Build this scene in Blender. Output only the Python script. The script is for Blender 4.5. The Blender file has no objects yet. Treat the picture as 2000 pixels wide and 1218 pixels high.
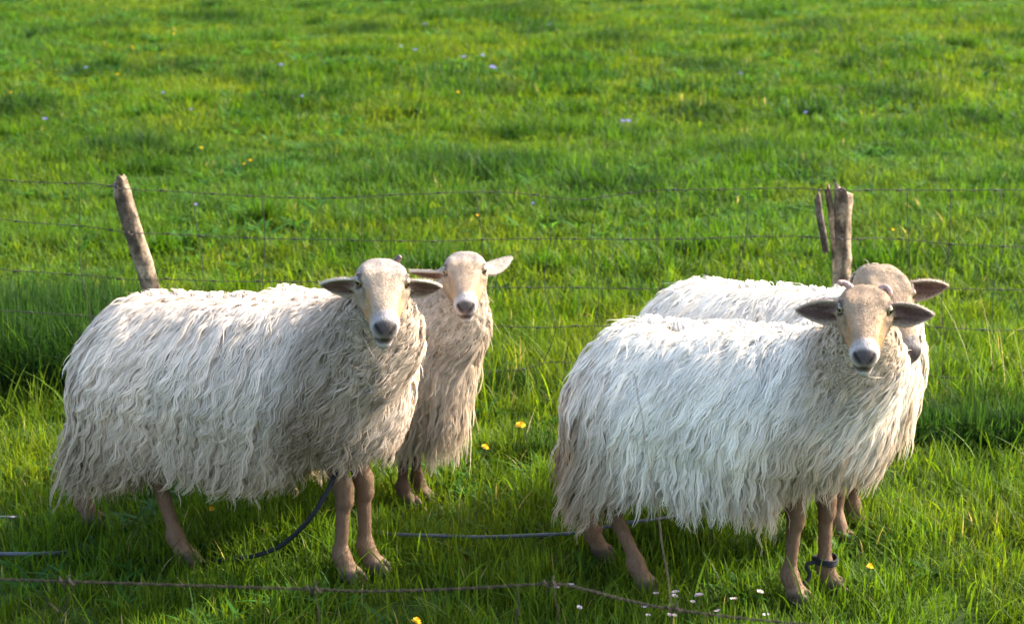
import bpy, math, random
import numpy as np
from mathutils import Vector, Matrix

R = math.radians
rng = np.random.default_rng(11)
random.seed(5)
S = bpy.context.scene
COL = S.collection

# ------------------------------------------------------------------ camera, light, exposure
CAM_H, PITCH, LENS = 1.65, 13.16, 70.0
cd = bpy.data.cameras.new('camera'); cam = bpy.data.objects.new('camera', cd); COL.objects.link(cam)
cam.location = (0, 0, CAM_H); cam.rotation_euler = (R(90 - PITCH), 0, 0)
cd.sensor_width = 36; cd.lens = LENS; cd.clip_start = .05; cd.clip_end = 2000
cd.dof.use_dof = True; cd.dof.focus_distance = 4.42; cd.dof.aperture_fstop = 6.3
S.camera = cam

SUN_EL, SUN_AZ = 33.0, 68.0            # azimuth measured from +Y (away from camera) towards +X (right)
sd = Vector((math.sin(R(SUN_AZ)) * math.cos(R(SUN_EL)), math.cos(R(SUN_AZ)) * math.cos(R(SUN_EL)), math.sin(R(SUN_EL))))
w = bpy.data.worlds.new('World'); S.world = w; w.use_nodes = True
nt = w.node_tree; bg = nt.nodes['Background']
sky = nt.nodes.new('ShaderNodeTexSky'); sky.sky_type = 'NISHITA'; sky.sun_disc = False
sky.sun_elevation = R(SUN_EL); sky.sun_rotation = R(SUN_AZ); sky.air_density = 1.0; sky.dust_density = 3.5; sky.ozone_density = 1.0
nt.links.new(sky.outputs[0], bg.inputs[0]); bg.inputs[1].default_value = .15
sl = bpy.data.lights.new('sun', 'SUN'); so = bpy.data.objects.new('sun', sl); COL.objects.link(so)
sl.energy = 2.9; sl.angle = R(.6); sl.color = (1, .93, .80)
so.rotation_euler = sd.to_track_quat('Z', 'Y').to_euler()
S.view_settings.view_transform = 'Standard'; S.view_settings.look = 'None'
S.view_settings.exposure = 2.22; S.view_settings.gamma = 1
S.render.engine = 'CYCLES'
S.cycles.max_bounces = 6; S.cycles.diffuse_bounces = 4; S.cycles.transmission_bounces = 4; S.cycles.glossy_bounces = 2
S.cycles.use_denoising = True

# ------------------------------------------------------------------ helpers
FPX = LENS / 36 * 2000
def ray(px, py):
    a = R(PITCH)
    x, y = (px - 1000) / FPX, (609 - py) / FPX
    return np.array([x, math.cos(a) + y * math.sin(a), -math.sin(a) + y * math.cos(a)])
def on_ground(px, py, z=0.0):
    d = ray(px, py); t = (z - CAM_H) / d[2]
    return np.array([d[0] * t, d[1] * t, z])
def at_depth(px, py, Y):
    d = ray(px, py); t = Y / d[1]
    return np.array([d[0] * t, Y, CAM_H + d[2] * t])

def tag(o, label=None, cat=None, group=None, kind=None):
    if label: o['label'] = label
    if cat: o['category'] = cat
    if group: o['group'] = group
    if kind: o['kind'] = kind
    return o
def empty(name, loc, rz=0):
    o = bpy.data.objects.new(name, None); COL.objects.link(o); o.location = loc; o.rotation_euler = (0, 0, rz)
    o.empty_display_size = .1
    return o
def mesh_obj(name, V, faces, mat, parent=None, col=None, smooth=True):
    """V (n,3); faces a list of index arrays (m,3) or (m,4); col (n,3)"""
    me = bpy.data.meshes.new(name)
    V = np.asarray(V, np.float32)
    faces = [np.asarray(f, np.int32) for f in faces if len(f)]
    me.vertices.add(len(V)); me.vertices.foreach_set('co', V.ravel())
    loops = np.concatenate([f.ravel() for f in faces])
    tot = np.concatenate([np.full(len(f), f.shape[1], np.int32) for f in faces])
    start = np.concatenate([[0], np.cumsum(tot)[:-1]]).astype(np.int32)
    me.loops.add(len(loops)); me.loops.foreach_set('vertex_index', loops)
    me.polygons.add(len(tot)); me.polygons.foreach_set('loop_start', start)
    me.polygons.foreach_set('use_smooth', np.full(len(tot), smooth, bool))
    if col is not None:
        a = me.attributes.new('col', 'FLOAT_COLOR', 'POINT')
        c = np.ones((len(V), 4), np.float32); c[:, :3] = col
        a.data.foreach_set('color', c.ravel())
    me.update(calc_edges=True)
    if mat: me.materials.append(mat)
    o = bpy.data.objects.new(name, me); COL.objects.link(o)
    if parent: o.parent = parent
    return o

def vnoise(x, y, seed=0):
    """smooth 2-D value noise in 0..1"""
    t = np.random.default_rng(1000 + seed).random((64, 64)).astype(np.float32)
    xi = np.floor(x).astype(int); yi = np.floor(y).astype(int)
    fx = x - xi; fy = y - yi; fx = fx * fx * (3 - 2 * fx); fy = fy * fy * (3 - 2 * fy)
    g = lambda i, j: t[(xi + i) % 64, (yi + j) % 64]
    return (g(0, 0) * (1 - fx) + g(1, 0) * fx) * (1 - fy) + (g(0, 1) * (1 - fx) + g(1, 1) * fx) * fy
def fbm(x, y, seed=0, o=3):
    r = 0; a = 1; s = 0
    for i in range(o):
        r = r + a * vnoise(x * 2 ** i + 7.3 * i, y * 2 ** i + 3.1 * i, seed + i); s += a; a *= .5
    return r / s
def gh(x, y):
    x = np.asarray(x, float); y = np.asarray(y, float)
    far = np.clip((y - 6.5) / 6, 0, 1)
    return (fbm(x * .9 + 40, y * .9 + 40, 3, 2) - .5) * .035 + far * (fbm(x * .55 + 9, y * .55 + 9, 5, 2) - .5) * .13

# ------------------------------------------------------------------ materials
def mat(name, rough=.8, spec=.3, attr='col', color=None, transl=0.0, tboost=(1, 1, 1), bump=None, noise=None):
    m = bpy.data.materials.new(name); m.use_nodes = True
    n = m.node_tree.nodes; L = m.node_tree.links
    p = n['Principled BSDF']; out = n['Material Output']
    p.inputs['Roughness'].default_value = rough
    p.inputs['Specular IOR Level'].default_value = spec
    src = None
    if color is None:
        a = n.new('ShaderNodeAttribute'); a.attribute_name = attr; src = a.outputs['Color']
    else:
        c = n.new('ShaderNodeRGB'); c.outputs[0].default_value = (*color, 1); src = c.outputs[0]
    if noise:
        tc = n.new('ShaderNodeTexCoord')
        for sc, lo, hi in noise:
            nz = n.new('ShaderNodeTexNoise'); nz.inputs['Scale'].default_value = sc; nz.inputs['Detail'].default_value = 4
            L.new(tc.outputs['Object'], nz.inputs['Vector'])
            mr = n.new('ShaderNodeMapRange'); mr.inputs['From Min'].default_value = .3; mr.inputs['From Max'].default_value = .7
            mr.inputs['To Min'].default_value = lo; mr.inputs['To Max'].default_value = hi
            L.new(nz.outputs['Fac'], mr.inputs['Value'])
            mx = n.new('ShaderNodeVectorMath'); mx.operation = 'SCALE'
            L.new(src, mx.inputs[0]); L.new(mr.outputs[0], mx.inputs['Scale']); src = mx.outputs[0]
    L.new(src, p.inputs['Base Color'])
    if bump:
        tc = n.new('ShaderNodeTexCoord'); mp = n.new('ShaderNodeMapping'); mp.inputs['Scale'].default_value = bump[2]
        nz = n.new('ShaderNodeTexNoise'); nz.inputs['Scale'].default_value = bump[0]; nz.inputs['Detail'].default_value = 5
        b = n.new('ShaderNodeBump'); b.inputs['Strength'].default_value = bump[1]; b.inputs['Distance'].default_value = .004
        L.new(tc.outputs['Object'], mp.inputs[0]); L.new(mp.outputs[0], nz.inputs['Vector'])
        L.new(nz.outputs['Fac'], b.inputs['Height']); L.new(b.outputs[0], p.inputs['Normal'])
    if transl:
        t = n.new('ShaderNodeBsdfTranslucent'); mx = n.new('ShaderNodeMixShader'); mx.inputs[0].default_value = transl
        mu = n.new('ShaderNodeVectorMath'); mu.operation = 'MULTIPLY'; mu.inputs[1].default_value = tboost
        L.new(src, mu.inputs[0]); L.new(mu.outputs[0], t.inputs['Color'])
        L.new(p.outputs[0], mx.inputs[1]); L.new(t.outputs[0], mx.inputs[2]); L.new(mx.outputs[0], out.inputs[0])
    return m
M_GRASS = mat('grass_blades', .6, .12, transl=.5, tboost=(1.5, 1.38, .7))
M_GROUND = mat('turf_soil', .95, .1, color=(.040, .072, .010), noise=[(1.2, .6, 1.3), (14, .6, 1.4)])
M_WOOL = mat('wool', .85, .12, transl=.24, tboost=(1.05, 1.0, .93))
M_SKIN = mat('short_fur', .75, .2, bump=(260, .55, (1, 1, .35)), noise=[(55, .88, 1.1), (9, .9, 1.08)])
M_EYE = mat('wet_eye', .08, .6)
M_HORN = mat('horn', .5, .35, bump=(120, .5, (1, 1, 1)), noise=[(60, .75, 1.15)])
M_WOOD = mat('weathered_wood', .85, .15, bump=(75, 1.0, (1, 1, .12)), noise=[(22, .4, 1.4), (110, .6, 1.35)])
M_WIRE = mat('rusted_wire', .7, .3, color=(.032, .024, .020), noise=[(30, .6, 1.6)])
M_RUST = mat('brown_rusty_wire', .75, .25, color=(.022, .014, .010), noise=[(25, .6, 1.5)])
M_CABLE = mat('grey_cable', .55, .4, color=(.050, .056, .064), noise=[(20, .7, 1.3)])
M_ROPE = mat('black_rope', .8, .12, color=(.02, .02, .024), bump=(300, .6, (1, 1, 1)))
M_PETAL = mat('petals', .6, .2, transl=.35)

# ------------------------------------------------------------------ tubes
def tube(P, rad, n=8, cap=True):
    P = np.asarray(P, float); k = len(P); rad = np.broadcast_to(rad, (k,)).astype(float)
    T = np.gradient(P, axis=0); T /= np.linalg.norm(T, axis=1)[:, None] + 1e-9
    ref = np.array([0, 0, 1.]) if abs(T[0, 2]) < .9 else np.array([1., 0, 0])
    V = []
    for i in range(k):
        a = np.cross(T[i], ref); a /= np.linalg.norm(a) + 1e-9; b = np.cross(T[i], a); ref = -np.cross(T[i], a) * -1 if False else ref
        th = np.linspace(0, 2 * np.pi, n, endpoint=False)
        V.append(P[i] + rad[i] * (np.cos(th)[:, None] * a + np.sin(th)[:, None] * b))
    V = np.concatenate(V)
    i = np.arange(k - 1)[:, None] * n; j = np.arange(n)[None]
    F = np.stack([i + j, i + (j + 1) % n, i + n + (j + 1) % n, i + n + j], -1).reshape(-1, 4)
    Tq = []
    if cap:
        V = np.concatenate([V, P[:1], P[-1:]]); c0 = len(V) - 2
        jj = np.arange(n)
        Tq = np.concatenate([np.stack([np.full(n, c0), (jj + 1) % n, jj], 1),
                             np.stack([np.full(n, c0 + 1), (k - 1) * n + jj, (k - 1) * n + (jj + 1) % n], 1)])
    return V, [F, Tq]
def join(parts):
    V = []; Q = []; T = []; o = 0
    for v, fs in parts:
        V.append(v)
        for f in fs:
            if len(f): (Q if np.asarray(f).shape[1] == 4 else T).append(np.asarray(f) + o)
        o += len(v)
    return np.concatenate(V), [np.concatenate(Q) if Q else [], np.concatenate(T) if T else []]
def spline(P, n):
    """Catmull-Rom through P, n samples"""
    P = np.asarray(P, float); Q = np.vstack([2 * P[0] - P[1], P, 2 * P[-1] - P[-2]])
    u = np.linspace(0, len(P) - 1 - 1e-6, n); i = u.astype(int); t = (u - i)[:, None]
    p0, p1, p2, p3 = Q[i], Q[i + 1], Q[i + 2], Q[i + 3]
    return .5 * (2 * p1 + (p2 - p0) * t + (2 * p0 - 5 * p1 + 4 * p2 - p3) * t ** 2 + (3 * p1 - p0 - 3 * p2 + p3) * t ** 3)

# ------------------------------------------------------------------ ground
def build_ground():
    xs = np.concatenate([[-400, -200, -100, -50, -28], np.arange(-18, 18.01, .18), [28, 50, 100, 200, 400]])
    ys = np.concatenate([[-60, -20, -5], np.arange(0, 34, .18), [38, 45, 60, 90, 150, 300, 600]])
    X, Y = np.meshgrid(xs, ys, indexing='ij')
    Z = gh(X, Y)
    V = np.stack([X, Y, Z], -1).reshape(-1, 3)
    nx, ny = len(xs), len(ys)
    i, j = np.meshgrid(np.arange(nx - 1), np.arange(ny - 1), indexing='ij')
    a = (i * ny + j).ravel()
    o = mesh_obj('ground', V, [np.stack([a, a + ny, a + ny + 1, a + 1], 1)], M_GROUND)
    tag(o, 'green pasture ground under the grass', 'ground', kind='structure')
build_ground()

# ------------------------------------------------------------------ grass
DARK = [(210, 62, .35), (365, 138, .42), (250, 298, .30), (740, 362, .16), (1180, 368, .22), (900, 335, .30), (1010, 332, .30), (590, 208, .35),
        (1380, 146, .5), (1730, 198, .45), (1370, 232, .25), (560, 212, .3), (40, 235, .35), (1180, 95, .5), (1900, 240, .3), (700, 60, .4),
        (500, 160, .3), (960, 178, .3), (1480, 300, .25), (1250, 375, .2), (1560, 330, .2), (1000, 25, .8), (1600, 60, .6), (420, 40, .5),
        (60, 650, .30), (140, 650, .26), (10, 690, .30), (190, 640, .18), (170, 700, .16), (1850, 826, .14), (1930, 822, .14), (1990, 826, .14), (1000, 770, .14),
        (1055, 900, .10), (930, 340, .3)]
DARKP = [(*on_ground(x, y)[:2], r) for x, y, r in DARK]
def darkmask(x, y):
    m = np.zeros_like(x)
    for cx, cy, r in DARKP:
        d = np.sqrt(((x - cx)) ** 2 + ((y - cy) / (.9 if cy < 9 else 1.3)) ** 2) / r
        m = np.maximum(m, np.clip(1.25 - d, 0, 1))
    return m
def scatter(y0, y1, dens, pad):
    A = []
    for a in np.arange(y0, y1, .5):
        b = min(a + .5, y1); hw = .36 * (b + .4) + pad
        n = int(dens * 2 * hw * (b - a)); A.append(np.stack([rng.uniform(-hw, hw, n), rng.uniform(a, b, n)], 1))
    return np.concatenate(A)
def blades(P, h, w, lean, az, K, curl=.3):
    """K levels of two vertices and a tip"""
    n = len(P); base = np.stack([P[:, 0], P[:, 1], gh(P[:, 0], P[:, 1]) - .004], 1)
    D = np.stack([np.cos(az), np.sin(az)], 1); tw = az + np.pi / 2 + rng.normal(0, .5, n)
    W = np.stack([np.cos(tw), np.sin(tw)], 1)
    V = np.zeros((n, 2 * K + 1, 3), np.float32)
    for k in range(K + 1):
        t = k / K
        c = base.copy(); c[:, :2] += D * (h * lean * (.25 * t + .75 * t * t))[:, None]
        c[:, 2] += h * (t - curl * np.minimum(lean, 1.6) * t * t)
        if k == K: V[:, 2 * K] = c
        else:
            ww = w * (.75 + .5 * t - 1.05 * t * t) * .5
            V[:, 2 * k] = c; V[:, 2 * k + 1] = c
            V[:, 2 * k, :2] -= W * ww[:, None]; V[:, 2 * k + 1, :2] += W * ww[:, None]
    o = (np.arange(n) * (2 * K + 1))[:, None]
    Q = np.concatenate([np.stack([o + 2 * k, o + 2 * k + 1, o + 2 * k + 3, o + 2 * k + 2], 2).reshape(-1, 4) for k in range(K - 1)])
    T = np.concatenate([o + 2 * K - 2, o + 2 * K - 1, o + 2 * K], 1)
    return V, Q, T
def lerp(a, b, t): return a + (b - a) * t[:, None]
def grass_colour(P, n, dk):
    g = np.array([.062, .118, .005]); y = np.array([.104, .140, .006]); b = np.array([.040, .104, .016])
    m = fbm(P[:, 0] * 2.6, P[:, 1] * 1.8, 20); m2 = fbm(P[:, 0] * .45 + 3, P[:, 1] * .3, 30)
    c = lerp(np.tile(g, (n, 1)), y, np.clip((m - .40) * 2.0 + rng.normal(0, .30, n), 0, 1))
    c = lerp(c, b, np.clip((m2 - .54) * 2.4 + rng.normal(0, .28, n), 0, .9))
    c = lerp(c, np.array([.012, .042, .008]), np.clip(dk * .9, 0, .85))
    c *= (rng.uniform(.55, 1.45, n) * (.78 + .44 * vnoise(P[:, 0] * 16, P[:, 1] * 11, 55)))[:, None]
    st = rng.random(n) < np.where(P[:, 1] < 7, .014, .004)
    c[st] = np.array([.30, .25, .11]) * rng.uniform(.6, 1.2, st.sum())[:, None]
    return c
def build_grass():
    Vs = []; Qs = []; Ts = []; Cs = []; off = [0]
    def add(P, h, w, lean, K, az=None, dk=None, curl=.3, col=None):
        n = len(P); az = rng.uniform(0, 2 * np.pi, n) if az is None else az
        V, Q, T = blades(P, h, w, lean, az, K, curl)
        c = grass_colour(P, n, dk if dk is not None else np.zeros(n)) if col is None else col
        C = np.repeat(c[:, None], 2 * K + 1, 1)
        tip = np.linspace(0, 1, K + 1); t = np.concatenate([np.repeat(tip[:-1], 2), tip[-1:]])
        C = C * (1 + .0 * t)[None, :, None]
        Vs.append(V.reshape(-1, 3)); Qs.append(Q + off[0]); Ts.append(T + off[0]); Cs.append(C.reshape(-1, 3)); off[0] += len(V) * (2 * K + 1)
    def band(y0, y1, dens, pad, hb, w, K):
        P = scatter(y0, y1, dens, pad); n = len(P)
        tall = fbm(P[:, 0] * 1.6, P[:, 1] * 1.3, 40)
        fine = .45 * vnoise(P[:, 0] * 7, P[:, 1] * 7, 50) + .55 * vnoise(P[:, 0] * 15, P[:, 1] * 13, 51)
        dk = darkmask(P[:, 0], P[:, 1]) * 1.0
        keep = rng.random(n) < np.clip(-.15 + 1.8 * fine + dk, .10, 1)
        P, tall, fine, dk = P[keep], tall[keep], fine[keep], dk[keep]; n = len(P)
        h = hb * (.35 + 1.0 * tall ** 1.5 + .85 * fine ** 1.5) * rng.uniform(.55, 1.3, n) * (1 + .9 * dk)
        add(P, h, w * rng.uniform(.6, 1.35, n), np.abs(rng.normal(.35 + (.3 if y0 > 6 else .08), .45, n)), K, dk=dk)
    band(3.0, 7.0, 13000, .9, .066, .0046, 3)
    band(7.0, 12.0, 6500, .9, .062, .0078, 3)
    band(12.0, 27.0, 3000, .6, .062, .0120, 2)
    # long arching blades near the sheep
    P = scatter(3.3, 7.4, 260, .4); n = len(P)
    keep = rng.random(n) < np.clip(fbm(P[:, 0] * 2.2, P[:, 1] * 2.2, 60) * 2.2 - .45, .05, 1); P = P[keep]; n = len(P)
    add(P, rng.uniform(.09, .18, n), rng.uniform(.0035, .007, n), rng.uniform(.2, 1.1, n), 5)
    # rank grass along the far fence
    P = scatter(5.6, 6.3, 900, .4); n = len(P)
    add(P, rng.uniform(.10, .22, n), rng.uniform(.004, .007, n), rng.uniform(.1, .9, n), 4)
    # tall dark clumps of rank grass by the fence
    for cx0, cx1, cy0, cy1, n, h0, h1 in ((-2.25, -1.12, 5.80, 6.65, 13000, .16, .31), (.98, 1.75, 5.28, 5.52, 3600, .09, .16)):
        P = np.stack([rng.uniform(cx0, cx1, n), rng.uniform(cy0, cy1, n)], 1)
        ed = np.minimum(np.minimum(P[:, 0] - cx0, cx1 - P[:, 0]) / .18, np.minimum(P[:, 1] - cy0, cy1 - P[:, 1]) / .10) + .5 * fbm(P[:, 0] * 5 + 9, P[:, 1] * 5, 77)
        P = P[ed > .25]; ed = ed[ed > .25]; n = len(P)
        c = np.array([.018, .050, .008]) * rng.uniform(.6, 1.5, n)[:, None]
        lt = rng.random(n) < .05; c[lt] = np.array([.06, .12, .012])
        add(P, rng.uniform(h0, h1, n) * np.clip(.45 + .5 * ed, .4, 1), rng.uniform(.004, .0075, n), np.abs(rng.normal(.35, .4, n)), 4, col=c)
    # dry stalks right of the split stake
    P = np.stack([rng.uniform(.95, 1.75, 26), rng.uniform(5.3, 6.1, 26)], 1); n = 26
    add(P, rng.uniform(.18, .42, n), np.full(n, .0028), rng.uniform(.1, .6, n), 5, az=rng.normal(2.6, .5, n), col=np.array([.26, .24, .14]) * rng.uniform(.6, 1.2, n)[:, None])
    # tussocks out in the field
    for y0, y1, d, sz in ((6.8, 12, 4.2, 1.0), (12, 26, 2.8, 1.3)):
        c = scatter(y0, y1, d, .5); m = len(c); k = 120
        rr = rng.uniform(.03, .13, m) * sz
        P = np.repeat(c, k, 0) + rng.normal(0, 1, (m * k, 2)) * np.repeat(rr, k)[:, None] * np.array([[1.5, .8]]); n = m * k
        dens = np.repeat(rng.random(m), k)
        col = lerp(np.tile(np.array([.046, .112, .004]), (n, 1)), np.array([.014, .046, .008]), dens) * rng.uniform(.7, 1.3, n)[:, None]
        hh = np.repeat(rng.uniform(.07, .16, m), k) * rng.uniform(.5, 1.2, n)
        add(P, hh, rng.uniform(.006, .011, n) * sz, np.abs(rng.normal(.5, .4, n)), 3, col=col)
    # rosettes of broad leaves (clover, dandelion, plantain)
    for y0, y1, d, s in ((3.2, 8, 30, .85), (8, 14, 26, 1.0), (14, 25, 14, 1.25)):
        c = scatter(y0, y1, d, .4); m = len(c)
        keep = fbm(c[:, 0] * .8 + 5, c[:, 1] * .8, 70) > .40; c = c[keep]; m = len(c)
        k = 9
        P = np.repeat(c, k, 0) + rng.normal(0, .012, (m * k, 2)); n = m * k
        az = (np.tile(np.arange(k) * 2.4, m) + np.repeat(rng.uniform(0, 6, m), k))
        col = np.array([.042, .125, .018]) * np.repeat(rng.uniform(.7, 1.35, m), k)[:, None] * rng.uniform(.85, 1.15, n)[:, None]
        add(P, rng.uniform(.05, .10, n) * s, rng.uniform(.014, .026, n) * s, rng.uniform(.8, 1.8, n), 4, az=az, curl=.28, col=col)
    o = mesh_obj('grass', np.concatenate(Vs), [np.concatenate(Qs), np.concatenate(Ts)], M_GRASS, col=np.concatenate(Cs))
    tag(o, 'lush green pasture grass with darker tufts and weeds', 'grass', kind='stuff')
build_grass()

# ------------------------------------------------------------------ signed distance shapes
def cone(a, b, ra, rb):
    a = np.asarray(a, float); b = np.asarray(b, float)
    m = max(ra, rb); lo = np.minimum(a, b) - m; hi = np.maximum(a, b) + m
    ab = b - a; L = float(ab @ ab) + 1e-9
    def d(x, y, z):
        h = np.clip(((x - a[0]) * ab[0] + (y - a[1]) * ab[1] + (z - a[2]) * ab[2]) / L, 0, 1)
        return np.sqrt((x - a[0] - ab[0] * h) ** 2 + (y - a[1] - ab[1] * h) ** 2 + (z - a[2] - ab[2] * h) ** 2) - (ra + (rb - ra) * h)
    return d, lo, hi
def ellipsoid(c, M, r):
    c = np.asarray(c, float); M = np.asarray(M, float); r = np.asarray(r, float); m = r.max()
    def d(x, y, z):
        u = [((x - c[0]) * M[0, i] + (y - c[1]) * M[1, i] + (z - c[2]) * M[2, i]) for i in range(3)]
        k0 = np.sqrt(sum((u[i] / r[i]) ** 2 for i in range(3))); k1 = np.sqrt(sum((u[i] / r[i] ** 2) ** 2 for i in range(3))) + 1e-6
        return k0 * (k0 - 1) / k1
    return d, c - m, c + m
def ear_w(t): return .033 * np.clip(np.sin(np.pi * np.clip(t, 0, 1) ** .80), 0, 1) ** .75 + .011 * (1 - np.clip(t, 0, 1))
def ear_shape(root, M, L, sc):
    """M columns: along the ear, across, opening side"""
    root = np.asarray(root, float); M = np.asarray(M, float)
    def loc(x, y, z): return [((x - root[0]) * M[0, i] + (y - root[1]) * M[1, i] + (z - root[2]) * M[2, i]) for i in range(3)]
    def d(x, y, z):
        t, a, o = loc(x, y, z); T = t / L; W = ear_w(T) * sc
        c = .32 * a * a / .03 * (1 - .3 * np.clip(T, 0, 1)) - .10 * L * np.clip(T, 0, 1) ** 2
        return np.maximum(np.maximum(np.abs(o - c) - .0036, (np.abs(a) - W) * .85), np.maximum(t - L, -t - .02))
    e = root + M[:, 0] * L
    return (d, np.minimum(root, e) - .05, np.maximum(root, e) + .05), loc
def smin(a, b, k):
    h = np.clip(.5 + .5 * (b - a) / k, 0, 1)
    return b + (a - b) * h - k * h * (1 - h)
def sd_eval(ops, x, y, z):
    F = np.full(np.broadcast(x, y, z).shape, .3)
    for s, (d, lo, hi), k in ops:
        F = smin(F, d(x, y, z), k) if s > 0 else -smin(-F, d(x, y, z), k)
    return F
def sd_grid(ops, xs, ys, zs):
    F = np.full((len(xs), len(ys), len(zs)), .2, np.float32)
    for s, (d, lo, hi), k in ops:
        m = .05
        i = [(max(np.searchsorted(g, lo[q] - m) - 1, 0), np.searchsorted(g, hi[q] + m) + 1) for q, g in enumerate((xs, ys, zs))]
        sl = tuple(slice(a, b) for a, b in i)
        D = d(xs[sl[0]][:, None, None], ys[sl[1]][None, :, None], zs[sl[2]][None, None, :]).astype(np.float32)
        F[sl] = smin(F[sl], D, k) if s > 0 else -smin(-F[sl], D, k)
    return F
def surface_nets(F, xs, ys, zs):
    S_ = F < 0
    nx, ny, nz = F.shape
    cnt = np.zeros((nx - 1, ny - 1, nz - 1), np.int8)
    for i in (0, 1):
        for j in (0, 1):
            for k in (0, 1): cnt += S_[i:nx - 1 + i, j:ny - 1 + j, k:nz - 1 + k]
    I, J, K = np.nonzero((cnt > 0) & (cnt < 8)); M = len(I)
    idx = np.full(cnt.shape, -1, np.int32); idx[I, J, K] = np.arange(M)
    acc = np.zeros((M, 3)); num = np.zeros(M)
    cor = [(i, j, k) for i in (0, 1) for j in (0, 1) for k in (0, 1)]
    val = {c: F[I + c[0], J + c[1], K + c[2]] for c in cor}
    pos = {c: np.stack([xs[I + c[0]], ys[J + c[1]], zs[K + c[2]]], 1) for c in cor}
    for a in cor:
        for ax in range(3):
            if a[ax]: continue
            b = tuple(1 if q == ax else a[q] for q in range(3))
            m = (val[a] < 0) != (val[b] < 0)
            t = (val[a] / (val[a] - val[b] + 1e-12))[m][:, None]
            acc[m] += pos[a][m] * (1 - t) + pos[b][m] * t; num[m] += 1
    V = acc / num[:, None]
    Q = []
    for ax in range(3):
        A = S_[tuple(slice(0, -1) if q == ax else slice(1, -1) for q in range(3))]
        B = S_[tuple(slice(1, None) if q == ax else slice(1, -1) for q in range(3))]
        e = np.array(np.nonzero(A != B)); e[[q for q in range(3) if q != ax]] += 1
        inside = A[A != B]
        u, v = [(1, 2), (2, 0), (0, 1)][ax]
        def c(du, dv):
            f = e.copy(); f[u] -= du; f[v] -= dv
            return idx[f[0], f[1], f[2]]
        q = np.stack([c(1, 1), c(0, 1), c(0, 0), c(1, 0)], 1)
        q[~inside] = q[~inside][:, ::-1]; Q.append(q)
    return V, np.concatenate(Q)
def axis_grid(lo, hi, a, b, fine, coarse):
    """coarse spacing from lo to hi with a fine stretch a..b"""
    g = [np.arange(lo, a, coarse)] if a > lo else []
    g.append(np.arange(a, b, fine))
    if b < hi: g.append(np.arange(b, hi + coarse, coarse))
    return np.concatenate(g)

def smooth01(x): x = np.clip(x, 0, 1); return x * x * (3 - 2 * x)

# ------------------------------------------------------------------ sheep
def head_frame(yaw, pitch, roll):
    """yaw: where the muzzle points, degrees from the -Y world axis towards +X; pitch: degrees below level"""
    y, p, r = R(yaw), R(pitch), R(roll)
    f = np.array([math.sin(y) * math.cos(p), -math.cos(y) * math.cos(p), -math.sin(p)])
    s = np.cross([0, 0, 1.], f); s /= np.linalg.norm(s); u = np.cross(f, s)
    s2 = s * math.cos(r) + u * math.sin(r); u2 = np.cross(f, s2)
    return np.stack([f, s2, u2], 1)

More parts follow.
